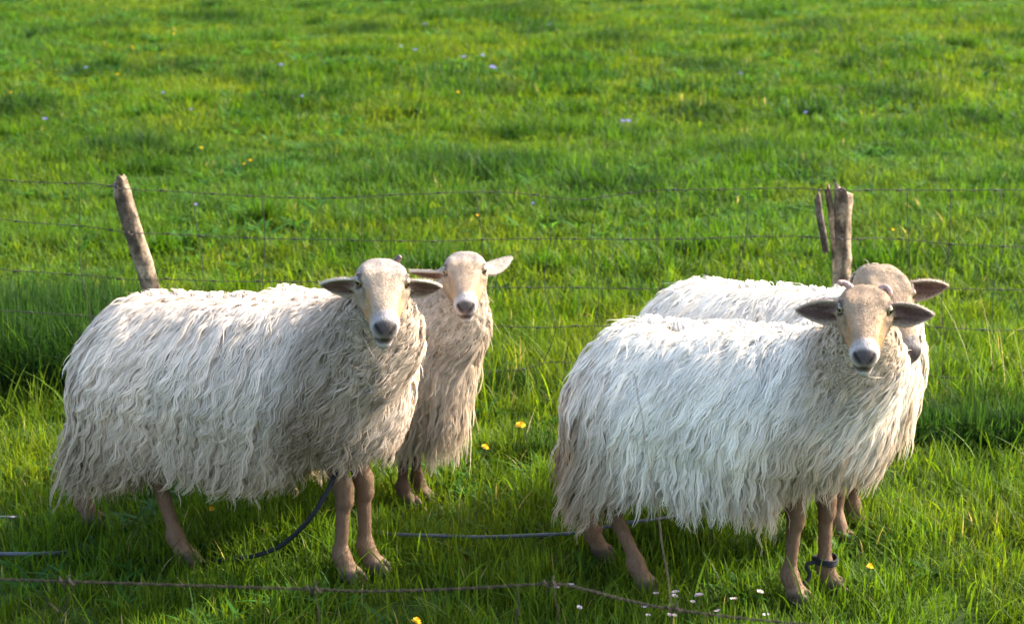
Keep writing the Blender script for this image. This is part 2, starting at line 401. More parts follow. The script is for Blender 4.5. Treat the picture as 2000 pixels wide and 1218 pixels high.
def build_sheep(P):
    sc, yaw = P['scale'], R(P['yaw'])
    cy, sy = math.cos(yaw), math.sin(yaw)
    Rw = np.array([[cy, -sy, 0], [sy, cy, 0], [0, 0, 1]])          # local -> world
    loc = np.array([P['loc'][0], P['loc'][1], 0.]); loc[2] = float(gh(loc[0], loc[1])) + P.get('dz', 0)
    lx = P.get('lx', 1)
    def L(x, y, z): return np.array([x * lx, y * P.get('wide', 1), z]) * sc
    # head in local space
    H = Rw.T @ (np.asarray(P['head']) - loc)
    HM = Rw.T @ head_frame(*P['face'])
    hs = P['hs']
    def h(f, s, u): return H + HM @ (np.array([f, s, u]) * hs)
    top, hair = [], P
    wool = []                                                       # prims that carry the fleece
    W = lambda a, b, ra, rb, k=.05: wool.append((1, cone(L(*a), L(*b), ra * sc, rb * sc), k))
    W((-.27, 0, .485), (0, 0, .47), .150, .160); W((0, 0, .47), (.24, 0, .475), .160, .155)
    W((-.10, 0, .44), (.12, 0, .43), .155, .150); W((.17, 0, .53), (.24, 0, .54), .105, .105, .06)
    W((.27, 0, .48), (.29, 0, .43), .130, .098, .06)
    W((-.30, .075, .44), (-.30, .095, .32), .105, .075); W((-.30, -.075, .44), (-.30, -.095, .32), .105, .075)
    W((-.39, 0, .50), (-.445, 0, .30), .035, .03, .04)
    poll = h(-.050, 0, -.045); nb = L(.27, 0, .53)
    mid = (poll + nb) / 2 + np.array([.03, 0, -.02]) * sc
    nw = P.get('neckw', 1)
    wool.append((1, cone(nb, mid, .118 * sc * nw, .084 * sc * nw), .05)); wool.append((1, cone(mid, poll, .084 * sc * nw, .052 * hs), .03))
    wool.append((1, cone(mid + np.array([0, 0, -.03]), h(-.02, 0, -.065), .072 * sc, .036 * hs), .04))
    legs = []
    LG = lambda a, b, ra, rb, k=.012: legs.append((1, cone(L(*a), L(*b), ra * sc * .9, rb * sc * .9), k))
    def hoof(p, dirv):
        d = np.array([dirv[0], dirv[1], 0]); d /= np.linalg.norm(d); n = np.array([-d[1], d[0], 0.])
        ax = d * .86 + np.array([0, 0, -.5]); ax /= np.linalg.norm(ax)
        Mm = np.stack([ax, n, np.cross(ax, n)], 1)
        for q in (-1, 1):
            legs.append((1, ellipsoid(p * np.array([lx, 1, 1]) * sc + (d * .022 + n * q * .0135 + np.array([0, 0, .020])) * sc, Mm, np.array([.036, .0125, .021]) * sc), .005))
    for fx, fy, bend in P['front']:                                 # hoof x, y ; bend moves the knee forward
        sgn = 1 if fy > 0 else -1
        kn = (fx - .01 + bend, fy * .98, .235); ft = (fx - .006, fy, .062)
        LG((.20, sgn * .085, .42), (fx * .6 + .08, fy, .32), .055, .034, .03)
        LG((fx * .6 + .08, fy, .32), kn, .0335, .0225); LG(kn, (kn[0] + .005, kn[1], .205), .0262, .0235)
        LG((kn[0], kn[1], .190), (ft[0] - .002, ft[1], .085), .0192, .0168); LG(ft, (ft[0] - .004, ft[1], .072), .0228, .0228)
        LG(ft, (fx + .010, fy, .036), .0205, .0235); hoof(np.array([fx, fy, 0]), (1, .15 * sgn + P.get('toe', 0)))
    for fx, fy in P['hind']:
        sgn = 1 if fy > 0 else -1
        hk = (fx - P.get('hockback', .09), fy, .245); ft = (fx - .012, fy, .066)
        LG((-.27, sgn * .08, .40), (-.24, sgn * .10, .335), .09, .06, .03)
        LG((-.24, sgn * .10, .335), hk, .048, .0235, .02); LG((hk[0] - .004, fy, .252), (hk[0] + .004, fy, .215), .0245, .0225)
        LG((hk[0] + .004, fy, .21), (ft[0] - .002, fy, .085), .0195, .0175); LG(ft, (ft[0], fy, .07), .0230, .0230)
        LG(ft, (fx + .010, fy, .036), .0205, .0235); hoof(np.array([fx, fy, 0]), (1, .1 * sgn))
    head = []
    HC = lambda a, b, ra, rb, k=.02: head.append((1, cone(h(*a), h(*b), ra * hs, rb * hs), k))
    HC((-.022, 0, -.010), (.036, 0, -.010), .043, .041); HC((-.02, .014, .000), (.032, .024, .000), .032, .030); HC((-.02, -.014, .000), (.032, -.024, .000), .032, .030)
    HC((.04, 0, .002), (.160, 0, -.006), .036, .0265, .025)
    HC((.01, 0, -.050), (.152, 0, -.046), .036, .022, .03)
    for q in (-1, 1):
        HC((.008, q * .024, -.036), (.080, q * .010, -.036), .032, .020, .03)
        HC((.000, q * .040, .026), (.034, q * .040, .028), .0120, .0105, .016); HC((.020, q * .0565, .0262), (.044, q * .0485, .0272), .0056, .0056, .005)     # brow over the eye
        HC((.034, q * .047, -.006), (.082, q * .030, -.014), .010, .009, .02)
        HC((.026, q * .030, .020), (.135, q * .0155, .004), .017, .013, .010)        # flat bridge with an edge each side
        HC((-.040, q * .020, -.006), (-.018, q * .029, .000), .030, .029, .015)
        head.append((-1, cone(h(.075, q * .062, -.008), h(.125, q * .050, -.016), .016 * hs, .014 * hs), .016))   # hollow cheek below the eye
        HC((.165, q * .011, -.014), (.178, q * .0105, -.012), .0185, .0165, .012)
    head.append((1, ellipsoid(h(.170, 0, -.018), HM, np.array([.034, .0285, .030]) * hs), .014))
    HC((.155, 0, -.054), (.176, 0, -.054), .021, .0170, .008)
    for q in (-1, 1):
        head.append((-1, cone(h(.050, q * .0615, .0155), h(.030, q * .0655, .0155), .0112 * hs, .0112 * hs), .005))
        head.append((-1, cone(h(.214, q * .007, -.020), h(.203, q * .0235, .000), .0038 * hs, .0066 * hs), .004))
        head.append((-1, cone(h(.208, 0, -.035), h(.176, q * .034, -.054), .0042 * hs, .0026 * hs), .003))
    head.append((-1, cone(h(.215, 0, -.016), h(.210, 0, -.036), .0028 * hs, .0022 * hs), .003))
    ears = []
    for q, (drop, fwd, face_, tilt) in zip((1, -1), P['ears']):
        # ear direction in head space
        e = np.array([fwd, q * 1.0, -drop]); e /= np.linalg.norm(e)
        o = np.array([face_, 0, tilt]); o = o - e * (o @ e); o /= np.linalg.norm(o)
        Em = HM @ np.stack([e, np.cross(o, e), o], 1)
        root = h(-.006, q * .046, -.014)
        shp, lc = ear_shape(root, Em, P.get('earlen', .115) * hs, hs * P.get('earw', 1))
        head.append((1, cone(h(-.008, q * .038, -.012), root + Em[:, 0] * .025 * hs, .020 * hs, .013 * hs), .012))
        head.append((1, shp, .006)); ears.append((lc, q))
    ops = wool + legs + head
    hp = np.array([h(-.09, 0, 0), h(.22, 0, 0), h(0, .17, 0), h(0, -.17, 0), h(.2, .04, -.07), h(.2, -.04, -.07), h(-.05, .05, .07), h(-.05, -.05, .07)])
    hlo, hhi = hp.min(0), hp.max(0)
    fine = .0026 if P.get('near', True) else .0032
    lo = np.array([-.55, -.26, -.03]) * sc; hi = np.array([.50, .26, .75]) * sc
    lo = np.minimum(lo, hlo - .02); hi = np.maximum(hi, hhi + .02)
    g = [axis_grid(lo[q], hi[q], hlo[q], hhi[q], fine, .0065) for q in range(3)]
    # keep the legs crisp as well
    g[2] = axis_grid(lo[2], hi[2], hlo[2], hhi[2], fine, .0055)
    F = sd_grid(ops, *g)
    V, Q = surface_nets(F, *g)
    # ---- colours of the skin and short fur
    n = len(V)
    dh = sd_eval(head, V[:, 0], V[:, 1], V[:, 2]); dw = sd_eval(wool, V[:, 0], V[:, 1], V[:, 2])
    C = np.tile(np.array(P['under']), (n, 1))
    hv = (V - H) @ HM / hs
    f, s, u = hv.T
    isleg = smooth01((.34 * sc - V[:, 2]) / .03) * (dw > .004)
    legc = np.array(P['legc']); C = lerp(C, legc, isleg)
    hoofm = smooth01((.040 * sc - V[:, 2]) / .012); C = lerp(C, np.array([.075, .052, .036]), hoofm)
    fc = np.array(P['facec']); fr = np.array(P['forec'])
    ishead = smooth01((dw - dh + .004) / .012) * (dh < .03); C2 = np.tile(fc, (n, 1))
    nz = fbm(f * 60 + 20, s * 60 + u * 40 + 20, 90)
    C2 = lerp(C2, fr, smooth01((.055 - f) / .06) * (u > -.02))
    rust = np.array(P['rustc'])
    C2 = lerp(C2, rust, smooth01((np.abs(s) - .020) / .018) * smooth01((f - .055) / .05) * smooth01((.165 - f) / .02) * (.35 + .9 * nz) * P.get('rust', 1))
    C2 = lerp(C2, np.array(P['muzzc']), smooth01((f - .156 + .014 * nz) / .026))
    # dark leather round nostrils and along the mouth
    fm = smooth01((f - .180) / .012)
    nose = smooth01((1.45 - np.sqrt((s / .0265) ** 2 + ((u + .006) / .0165) ** 2)) / .7) * fm
    C2 = lerp(C2, np.array([.045, .034, .033]), nose * .95)
    mid_ = smooth01(1.4 - np.sqrt((s / .013) ** 2 + ((u + .028) / .016) ** 2)) * fm
    C2 = lerp(C2, np.array([.16, .115, .108]), mid_ * .8)
    lip = smooth01((1.5 - np.sqrt((s / .021) ** 2 + ((u + .037 + .45 * np.abs(s)) / .0085) ** 2)) / .6) * smooth01((f - .165) / .012)
    C2 = lerp(C2, np.array([.075, .055, .052]), lip * .9)
    for q in (-1, 1):
        tt_ = np.clip((np.abs(s) - .006) / .018, 0, 1); dn = np.abs(u - (-.017 + .018 * tt_)) + np.abs(s - q * (.006 + .018 * tt_)) * 1.0 + .006 * (1 - tt_)
        C2 = lerp(C2, np.array([.010, .007, .007]), smooth01((.0095 - dn) / .005) * smooth01((f - .184) / .006) * .85)
    de = np.sqrt((f - .033) ** 2 + (np.abs(s) - .0535) ** 2 + (u - .0165) ** 2)
    C2 = lerp(C2, np.array([.045, .030, .024]), smooth01((.0225 - de) / .004) * .92)
    tear = smooth01(1 - np.abs(np.abs(s) - (.0455 - .35 * (f - .055))) / .0055) * smooth01((f - .044) / .008) * smooth01((.088 - f) / .02) * (u < .016)
    C2 = lerp(C2, np.array([.09, .058, .04]), tear * .85)
    C2 *= (.88 + .24 * nz)[:, None]
    for lc, q in ears:
        t, a, o = lc(V[:, 0], V[:, 1], V[:, 2]); T = t / (P.get('earlen', .115) * hs); Wd = ear_w(T) * hs * P.get('earw', 1)
        cc = .32 * a * a / .03 * (1 - .3 * np.clip(T, 0, 1)) - .10 * P.get('earlen', .115) * hs * np.clip(T, 0, 1) ** 2
        ine = (T > .12) & (T < 1.05) & (np.abs(a) < Wd * 1.15) & (np.abs(o - cc) < .012)
        C2[ine] = np.array(P['earout'])
        inner = ine * smooth01((o - cc) / .003) * smooth01((.88 * Wd - np.abs(a)) / .005) * smooth01((.97 - T) / .06)
        streak = .6 + .6 * vnoise(a / .005 + 30, T * 3 + 30, 95)
        C2 = lerp(C2, np.array(P['earin']), inner * np.clip(streak, 0, 1))
    C = lerp(C, C2, ishead)
    root = mesh_obj('sheep', V, [Q], M_SKIN, col=C)
    root.location = loc; root.rotation_euler = (0, 0, yaw)
    tag(root, P['label'], 'sheep', 'long woolled sheep by the wire fence')
    short_hair(P, root, V, Q, C, H, HM, hs, dw, dh, sc)
    # ---- eyes
    for q in (-1, 1):
        c = h(.0335, q * .0488, .0165); r = .0150 * hs
        d = HM @ np.array([.62, q * .78, .10]); d /= np.linalg.norm(d)
        a1 = HM @ np.array([.78, -q * .62, 0]); a1 -= d * (a1 @ d); a1 /= np.linalg.norm(a1); a2 = np.cross(d, a1)
        nu, nv = 24, 28
        vv = []; cc = []
        for i in range(nv):
            th = math.pi * (i + .5) / nv
            for j in range(nu):
                ph = 2 * math.pi * j / nu
                x1, x2 = math.sin(th) * math.cos(ph), math.sin(th) * math.sin(ph)
                vv.append(c + r * (d * math.cos(th) + a1 * x1 + a2 * x2))
                if abs(x1) < .46 and abs(x2) < .24 and th < 1: cc.append((.004, .004, .005))
                elif math.sin(th) < .66 and th < 1.2: cc.append(P.get('iris', (.14, .085, .035)))
                elif math.sin(th) < .74 and th < 1.2: cc.append((.03, .02, .012))
                else: cc.append((.07, .05, .04))
        i, j = np.meshgrid(np.arange(nv - 1), np.arange(nu), indexing='ij')
        Fq = np.stack([i * nu + j, (i + 1) * nu + j, (i + 1) * nu + (j + 1) % nu, i * nu + (j + 1) % nu], -1).reshape(-1, 4)
        mesh_obj('eye', vv, [Fq], M_EYE, root, col=np.array(cc))
    # ---- horns
    for pts, rad in P.get('horns', []):
        pp = spline([h(*p) for p in pts], 22)
        ring = 1 + .07 * np.sin(np.arange(22) * 1.9)
        tp = np.linspace(1, .62, 22); tp[-1] *= .5; tp[-2] *= .85
        v, fcs = tube(pp, rad * hs * tp * ring, 14)
        mesh_obj('horn', v, fcs, M_HORN, root, col=np.tile(np.array(P.get('hornc', (.36, .22, .18))), (len(v), 1)))
    build_fleece(P, root, wool, head, legs, H, HM, hs, sc, h)
    return root

def short_hair(P, root, V, Q, C, H, HM, hs, dw, dh, sc):
    r = np.random.default_rng(P['seed'] + 50)
    T = np.concatenate([Q[:, [0, 1, 2]], Q[:, [0, 2, 3]]])
    a, b, c = V[T[:, 0]], V[T[:, 1]], V[T[:, 2]]
    nn = np.cross(b - a, c - a); ar = np.linalg.norm(nn, axis=1) * .5; nn /= 2 * ar[:, None] + 1e-12
    fz = ((V[T[:, 0]] - H) @ HM / hs)
    lum = C[T[:, 0]].mean(1)
    onhead = (dh[T[:, 0]] < .003); ok = (dw[T[:, 0]] > .003) & (fz[:, 0] < .180) & (lum > .06) & (V[T[:, 0], 2] > .045)
    eye = np.sqrt((fz[:, 0] - .033) ** 2 + (np.abs(fz[:, 1]) - .0535) ** 2 + (fz[:, 2] - .0165) ** 2) < .017
    wgt = ar * (ok & ~eye); N = P.get('hairs', 42000)
    t = r.choice(len(T), N, p=wgt / wgt.sum()); u = r.random((N, 2)); fl = u.sum(1) > 1; u[fl] = 1 - u[fl]
    p = a[t] + (b[t] - a[t]) * u[:, :1] + (c[t] - a[t]) * u[:, 1:]; n = nn[t]
    flow = np.where(onhead[t][:, None], -HM[:, 0][None] + .35 * HM[:, 1][None] * np.sign(fz[t][:, 1:2]) - .15 * HM[:, 2][None], np.array([[0, 0, -1.]]))
    d = flow + r.normal(0, .22, (N, 3)); d -= n * (d * n).sum(1)[:, None]; d /= np.linalg.norm(d, axis=1)[:, None] + 1e-9
    d = d + n * r.uniform(.12, .40, (N, 1))
    Lh = r.uniform(.005, .011, (N, 1)) * np.where(onhead[t], .9, 1.0)[:, None]
    w_ = np.cross(d, n); w_ /= np.linalg.norm(w_, axis=1)[:, None] + 1e-9; w_ *= .00042
    p0 = p - n * .0005; p1 = p0 + d * Lh * .55; p2 = p0 + d * Lh - n * Lh * .10
    VV = np.stack([p0 - w_, p0 + w_, p1 - w_ * .8, p1 + w_ * .8, p2], 1).reshape(-1, 3); o = (np.arange(N) * 5)[:, None]
    cc = C[T[t, 0]] * r.uniform(.78, 1.28, N)[:, None]
    mesh_obj('short_hair', VV, [np.concatenate([o, o + 1, o + 3, o + 2], 1), np.concatenate([o + 2, o + 3, o + 4], 1)], M_WOOL, root, col=np.repeat(cc, 5, 0))

def build_fleece(P, root, wool, head, legs, H, HM, hs, sc, h):
    r = np.random.default_rng(P['seed'])
    lo = np.array([-.52, -.25, .2]) * sc; hi = np.array([.55, .25, .95]) * sc
    lo = np.minimum(lo, H - .15); hi = np.maximum(hi, H + .1)
    lo[2] = .2 * sc
    def grad(ops, p, e=.002):
        a = [p[:, i] for i in range(3)]; d0 = sd_eval(ops, *a); g = []
        for i in range(3):
            b = list(a); b[i] = b[i] + e; g.append((sd_eval(ops, *b) - d0) / e)
        g = np.stack(g, 1); return d0, g / (np.linalg.norm(g, axis=1)[:, None] + 1e-9)
    N = P['locks']
    pts = []
    have = 0
    while have < N:
        p = r.uniform(lo, hi, (60000, 3))
        d = sd_eval(wool, p[:, 0], p[:, 1], p[:, 2]); p = p[np.abs(d) < .012]
        for _ in range(2):
            d, g = grad(wool, p); p = p - g * d[:, None]
        dh = sd_eval(head, p[:, 0], p[:, 1], p[:, 2])
        hv = (p - H) @ HM / hs
        ok = (dh > .004) & ~((hv[:, 0] > P.get('bare', -.085)) & (np.abs(hv[:, 1]) < .10) & (hv[:, 2] > -.075) & (dh < .07))
        ok &= p[:, 2] > .27 * sc
        p = p[ok]; pts.append(p); have += len(p)
    p = np.concatenate(pts)[:N]; n = len(p)
    d0, nrm = grad(wool, p)
    q = p / sc; q = q / np.array([P.get('lx', 1), 1, 1])
    hv = (p - H) @ HM / hs
    dhead = np.clip(sd_eval(head, p[:, 0], p[:, 1], p[:, 2]), 0, 1)
    # lock length by region
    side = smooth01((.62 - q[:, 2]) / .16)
    Ln = (.095 + .075 * side) * np.clip(1 + .26 * r.normal(size=n), .45, 1.7)
    Ln += .035 * smooth01((-.26 - q[:, 0]) / .1) * side + .03 * smooth01((q[:, 0] - .22) / .1) * side
    Ln *= .24 + .76 * smooth01((dhead - .005) / .15)
    low = smooth01((.36 - q[:, 2]) / .08); Ln *= 1 - .22 * low * (nrm[:, 2] < -.3)
    Ln *= P.get('len', 1)
    zmin = P.get('zmin', .25) + P.get('fronthem', .085) * smooth01((q[:, 0] - .12) / .1) - P.get('rumpdrop', .09) * smooth01((-.24 - q[:, 0]) / .10) + r.normal(0, .026, n) + .07 * (vnoise(q[:, 0] * 9, q[:, 1] * 9 + 3, P['seed'] + 3) - .5)
    Ln = np.minimum(Ln, np.maximum((q[:, 2] - zmin) * 1.08 + .012, .03)) * sc
    K = 12
    step = Ln / K
    tilt = vnoise(q[:, 0] * 6 + 20, q[:, 2] * 6 + q[:, 1] * 9 + 20, P['seed'])
    curlv = r.normal(size=(n, 3)) * .09
    sidev = np.sign(q[:, 1] + r.normal(0, .015, n))[:, None] * np.array([[0, 1., 0]])
    G = np.array([[-.18, 0, -1.]]) + sidev * (.9 * (1 - side))[:, None] + np.stack([(tilt - .5) * .7, np.zeros(n), np.zeros(n)], 1)
    back = -HM[:, 0][None]
    G = G + back * (.35 * smooth01((.10 - dhead) / .09))[:, None]
    G = G + np.array([[-.22, 0, 0]]) * (1 - side)[:, None]
    dirv = nrm * .45 + G * .45 + curlv * .6; dirv /= np.linalg.norm(dirv, axis=1)[:, None]
    X = np.zeros((n, K + 1, 3)); NN = np.zeros_like(X)
    layer = (.004 + .022 * r.random(n) ** 1.3) * sc
    layer *= .25 + .75 * smooth01((dhead - .0) / .16)
    cur = p - nrm * .006; X[:, 0] = cur; NN[:, 0] = nrm
    coll = wool + head + legs
    for k in range(1, K + 1):
        t = k / K
        dirv = dirv * .62 + G * .30 + curlv * .16 + r.normal(size=(n, 3)) * .035
        dirv /= np.linalg.norm(dirv, axis=1)[:, None]
        cur = cur + dirv * step[:, None]
        dd, g = grad(wool, cur)
        want = np.minimum(layer, .5 * k * step)
        push = np.clip(want - dd, 0, .03)
        cur = cur + g * push[:, None]
        over = np.clip(dd - want * 1.7 - .006, 0, .05) * (cur[:, 2] > .33 * sc)
        cur = cur - g * (over * .35)[:, None]
        dh = sd_eval(head, cur[:, 0], cur[:, 1], cur[:, 2])
        bad = dh < .006
        if bad.any():
            _, gh_ = grad(head, cur[bad]); cur[bad] += gh_ * (.006 - dh[bad])[:, None]
        X[:, k] = cur; NN[:, k] = g
    # crimp: the locks wave sideways as they fall
    T = np.gradient(X, axis=1); T /= np.linalg.norm(T, axis=2)[..., None] + 1e-9
    B = np.cross(T, NN); B /= np.linalg.norm(B, axis=2)[..., None] + 1e-9
    t = np.linspace(0, 1, K + 1)[None, :]
    s = t * Ln[:, None]
    ph = 9 * vnoise(q[:, 0] * 9 + 11, q[:, 2] * 9 + 11, P['seed'] + 7) + r.normal(0, .5, n)
    lam = (.052 + .024 * r.random(n)) * sc
    amp = .0052 * sc * P.get('wave', 1) * ((.5 + .9 * r.random(n)) * (.3 + .7 * side))[:, None] * np.minimum(1.3, .10 + 1.35 * t)
    wv = np.sin(s / lam[:, None] * 2 * np.pi + ph[:, None])
    wv2 = np.cos(s / lam[:, None] * 2 * np.pi + ph[:, None])
    X = X + B * (amp * wv)[..., None] + NN * (amp * .45 * wv2)[..., None]
    # strands round each lock
    m = P['strands']
    ra_ = np.sqrt(r.random((n, m))) * 1.55; th_ = r.uniform(0, 2 * np.pi, (n, m)); sx = np.stack([ra_ * np.cos(th_), ra_ * np.sin(th_)], -1)
    rad = (.0092 * (1 - .80 * np.linspace(0, 1, K + 1) ** .9)) * sc * P.get('fat', 1)
    lj = r.uniform(.55, 1.06, (n, m))
    # resample every strand to its own length along the lock
    tt = np.clip(np.linspace(0, 1, K + 1)[None, None, :] * lj[..., None], 0, 1) * K
    i0 = np.minimum(tt.astype(int), K - 1); fr = (tt - i0)[..., None]
    ar = np.arange(n)[:, None, None]
    c = X[ar, i0] * (1 - fr) + X[ar, i0 + 1] * fr
    bb = B[ar, i0]; nn = NN[ar, i0]
    drift = r.normal(0, 1, (n, m, 1)) * np.linspace(0, 1, K + 1)[None, None] ** 1.5 * .0035 * sc * (1 + 1.2 * (1 - side))[:, None, None] * (1 + 3.5 * (r.random((n, m, 1)) < .05)); frz = drift + .0016 * sc * np.sin(np.linspace(0, 1, K + 1)[None, None] * r.uniform(7, 16, (n, m, 1)) + r.uniform(0, 6.3, (n, m, 1)))
    off = bb * (sx[..., 0:1] * rad[None, None])[..., None] + nn * (np.abs(sx[..., 1:2]) * rad[None, None] * .7 - .003)[..., None] + bb * frz[..., None]
    c = c + off
    Tt = np.gradient(c, axis=2); Tt /= np.linalg.norm(Tt, axis=3)[..., None] + 1e-9
    face = nn + .55 * bb * np.clip(sx[..., 0:1], -1.5, 1.5)[..., None] + r.normal(0, .25, (n, m, 1, 3))
    Wv = np.cross(Tt, face); Wv /= np.linalg.norm(Wv, axis=3)[..., None] + 1e-9
    wd = .00078 * sc * P.get('thick', 1) * np.array([1.1] * (K - 3) + [1.0, .85, .6, .25])[None, None] * r.uniform(.7, 1.4, (n, m, 1))
    A = c - Wv * wd[..., None]; Bq = c + Wv * wd[..., None]
    V = np.stack([A, Bq], 3).reshape(-1, 3)
    ns = n * m
    o = (np.arange(ns) * 2 * (K + 1))[:, None]; k = np.arange(K)[None] * 2
    Q = np.stack([o + k, o + k + 1, o + k + 3, o + k + 2], -1).reshape(-1, 4)
    # colour
    base = np.tile(np.array(P['woolc']), (n, 1))
    nz = fbm(q[:, 0] * 7 + 30, q[:, 2] * 7 + q[:, 1] * 5 + 30, P['seed'] + 20)
    for (cx, cz, rx, rz, colr, amt, nside) in P['dirt']:
        dd = np.sqrt(((q[:, 0] - cx) / rx) ** 2 + ((q[:, 2] - cz) / rz) ** 2)
        base = lerp(base, np.array(colr), smooth01(1.35 - dd + (nz - .5) * 1.0) * amt * (smooth01(nside * q[:, 1] / .05) if nside else 1))
    base = lerp(base, np.array([.90, .865, .78]), (1 - side) * P.get('clean', .6))  # backs painted whiter: sunlight on top put into the wool colour
    hd = smooth01((P.get('necktan', .10) - dhead) / .08) * (smooth01(.35 - q[:, 1] / .16 + (nz - .5)) if 'neckside' in P else 1)
    base = lerp(base, np.array(P['neckc']), hd * .75)
    base *= (r.uniform(.78, 1.12, n) * (.9 + .2 * nz))[:, None]
    cst = base[:, None, None] * r.uniform(.86, 1.1, (n, m, 1, 1)) * np.ones((1, 1, K + 1, 1))
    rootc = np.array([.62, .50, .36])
    yel_shade = (1 - np.linspace(0, 1, K + 1)[None, None, :, None]) ** 2 * .4
    cst = cst * (1 - yel_shade) + cst * rootc * yel_shade  # yellower roots, with shade of the gaps between locks painted in
    zz = c[..., 2] / sc; hm = P.get('hem', .6) * smooth01((.41 - zz + .10 * (nz[:, None, None] - .5)) / .17) * (1 + .6 * smooth01((-.22 - q[:, 0]) / .1)[:, None, None])
    hm = np.clip(hm, 0, .92)[..., None]; cst = cst * (1 - hm) + hm * np.array(P.get('hemc', (.44, .34, .235))) * r.uniform(.7, 1.2, (n, m, 1, 1))
    for sx_, sz_, rx_, rz_ in P.get('stain', []):
        lx_ = P.get('lx', 1); dd = np.sqrt(((c[..., 0] / sc / lx_ - sx_) / rx_) ** 2 + ((zz - sz_) / rz_) ** 2)
        am = smooth01(1.3 - dd + .9 * (nz[:, None, None] - .5)) * smooth01((.06 - c[..., 1]) / .08) * .58; am = am[..., None]
        cst = cst * (1 - am) + am * np.array([.20, .132, .080]) * r.uniform(.6, 1.5, (n, m, 1, 1))
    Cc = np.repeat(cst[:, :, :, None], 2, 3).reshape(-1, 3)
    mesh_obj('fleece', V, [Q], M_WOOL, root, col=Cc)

CREAM = dict(under=(.28, .21, .145), legc=(.165, .10, .06), facec=(.31, .24, .172), forec=(.325, .27, .225), rustc=(.42, .22, .085), muzzc=(.37, .325, .295),
             earout=(.42, .35, .28), earin=(.13, .07, .055), neckc=(.50, .42, .33))
SHEEP = []
def add_sheep(**k):
    d = dict(CREAM); d.update(k); SHEEP.append(build_sheep(d))

add_sheep(label='large shaggy grey-cream sheep with dark chest stain, standing over the black rope',
          loc=(-.60, 4.43), yaw=-20, scale=.97, lx=.94, dz=.012, head=at_depth(746, 548, 4.10), face=(6, 19, -3), hs=.91,
          front=[(.305, .02, .0), (.275, -.055, .010)], hind=[(-.55, .075), (-.18, -.075)], hockback=.06,
          ears=[(.12, .0, 1, -.30), (.12, .0, 1, -.30)], earlen=.098, earw=.78, muzzc=(.31, .27, .25),
          horns=[([(-.040, .030, .022), (-.046, .039, .034), (-.048, .044, .040)], .009)], hornc=(.10, .06, .05),
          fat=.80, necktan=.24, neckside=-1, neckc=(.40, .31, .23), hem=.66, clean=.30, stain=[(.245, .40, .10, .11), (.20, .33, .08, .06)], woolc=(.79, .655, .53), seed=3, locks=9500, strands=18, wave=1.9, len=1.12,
          dirt=[(.22, .52, .20, .18, (.50, .39, .28), .6, -1), (.29, .46, .12, .17, (.30, .21, .135), .85, -1), (.05, .30, .45, .09, (.50, .40, .29), .75, 0), (-.42, .32, .14, .14, (.50, .41, .32), .7, 0),
                (.12, .52, .22, .12, (.62, .53, .44), .6, 0)])
add_sheep(label='smaller cream sheep peering over the back of the large shaggy one, brownish woolly chest',
          loc=(-.405, 4.95), yaw=-31, scale=.80, dz=.01, zmin=.13, fronthem=.0, wide=1.22, neckw=1.22, fat=.85, necktan=.26, neckc=(.56, .46, .35), legc=(.10, .058, .035), head=at_depth(908, 526, 4.70), face=(2, 19, 2), hs=.83, near=False,
          front=[(.22, .03, .0), (.235, -.055, .01)], hind=[(-.30, .085), (-.25, -.085)],
          ears=[(.06, -.75, -.2, -.9), (.04, -.05, .75, -.6)], earlen=.118, earw=.72, facec=(.34, .25, .17), rust=.7,
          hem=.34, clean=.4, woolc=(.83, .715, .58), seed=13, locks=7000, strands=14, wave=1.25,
          dirt=[(.3, .50, .09, .12, (.58, .45, .31), .6, 0)])
add_sheep(label='white sheep with two small curled horns and a dark strap on one foreleg',
          loc=(.496, 4.25), yaw=-22, scale=.94, lx=.82, dz=.012, zmin=.268, rumpdrop=.10, head=at_depth(1689, 600, 3.96), face=(-9, 20, 0), hs=.88,
          front=[(.262, .078, .0), (.190, -.025, .010)], hind=[(-.46, .085), (-.25, -.085)], hockback=.10,
          ears=[(.02, .10, 1, .15), (.02, .10, 1, .15)], earlen=.114, earw=.80, rust=.9, bare=-.065,
          facec=(.285, .200, .128), forec=(.27, .19, .125), earin=(.10, .055, .05), earout=(.38, .29, .22), muzzc=(.37, .32, .29), iris=(.17, .15, .08),
          horns=[([(-.036, -.026, .020), (-.042, -.042, .034), (-.042, -.054, .039), (-.036, -.064, .042)], .0092),
                 ([(-.036, .028, .020), (-.042, .044, .030), (-.036, .054, .026), (-.028, .058, .016)], .0095)],
          hem=.42, woolc=(.90, .845, .75), seed=23, locks=9500, strands=18, wave=1.05, len=.95,
          dirt=[(-.42, .34, .17, .22, (.44, .31, .195), .97, 0), (.30, .47, .19, .22, (.56, .42, .27), .92, 0), (.2, .28, .25, .08, (.56, .44, .31), .7, 0)],
          neckc=(.48, .36, .235), necktan=.16)
add_sheep(label='white sheep half hidden behind the horned one, head turned aside, one ear showing',
          loc=(.655, 4.73), yaw=-32, scale=.92, lx=.86, head=at_depth(1727, 566, 4.36), face=(15, 36, 6), muzzc=(.17, .15, .14), hs=.95, near=False,
          front=[(.24, .065, .0), (.25, -.065, .01)], hind=[(-.30, .085), (-.25, -.085)],
          ears=[(.06, .10, 1, .25), (1.0, -.6, .6, -.6)], earlen=.125, earw=.80, facec=(.31, .22, .145), forec=(.31, .23, .155), earin=(.12, .06, .05),
          earout=(.40, .31, .23),
          hem=.35, fronthem=.02, woolc=(.90, .84, .73), seed=33, locks=7000, strands=14, wave=.9,
          dirt=[(.30, .40, .15, .2, (.64, .53, .40), .7, 0)])

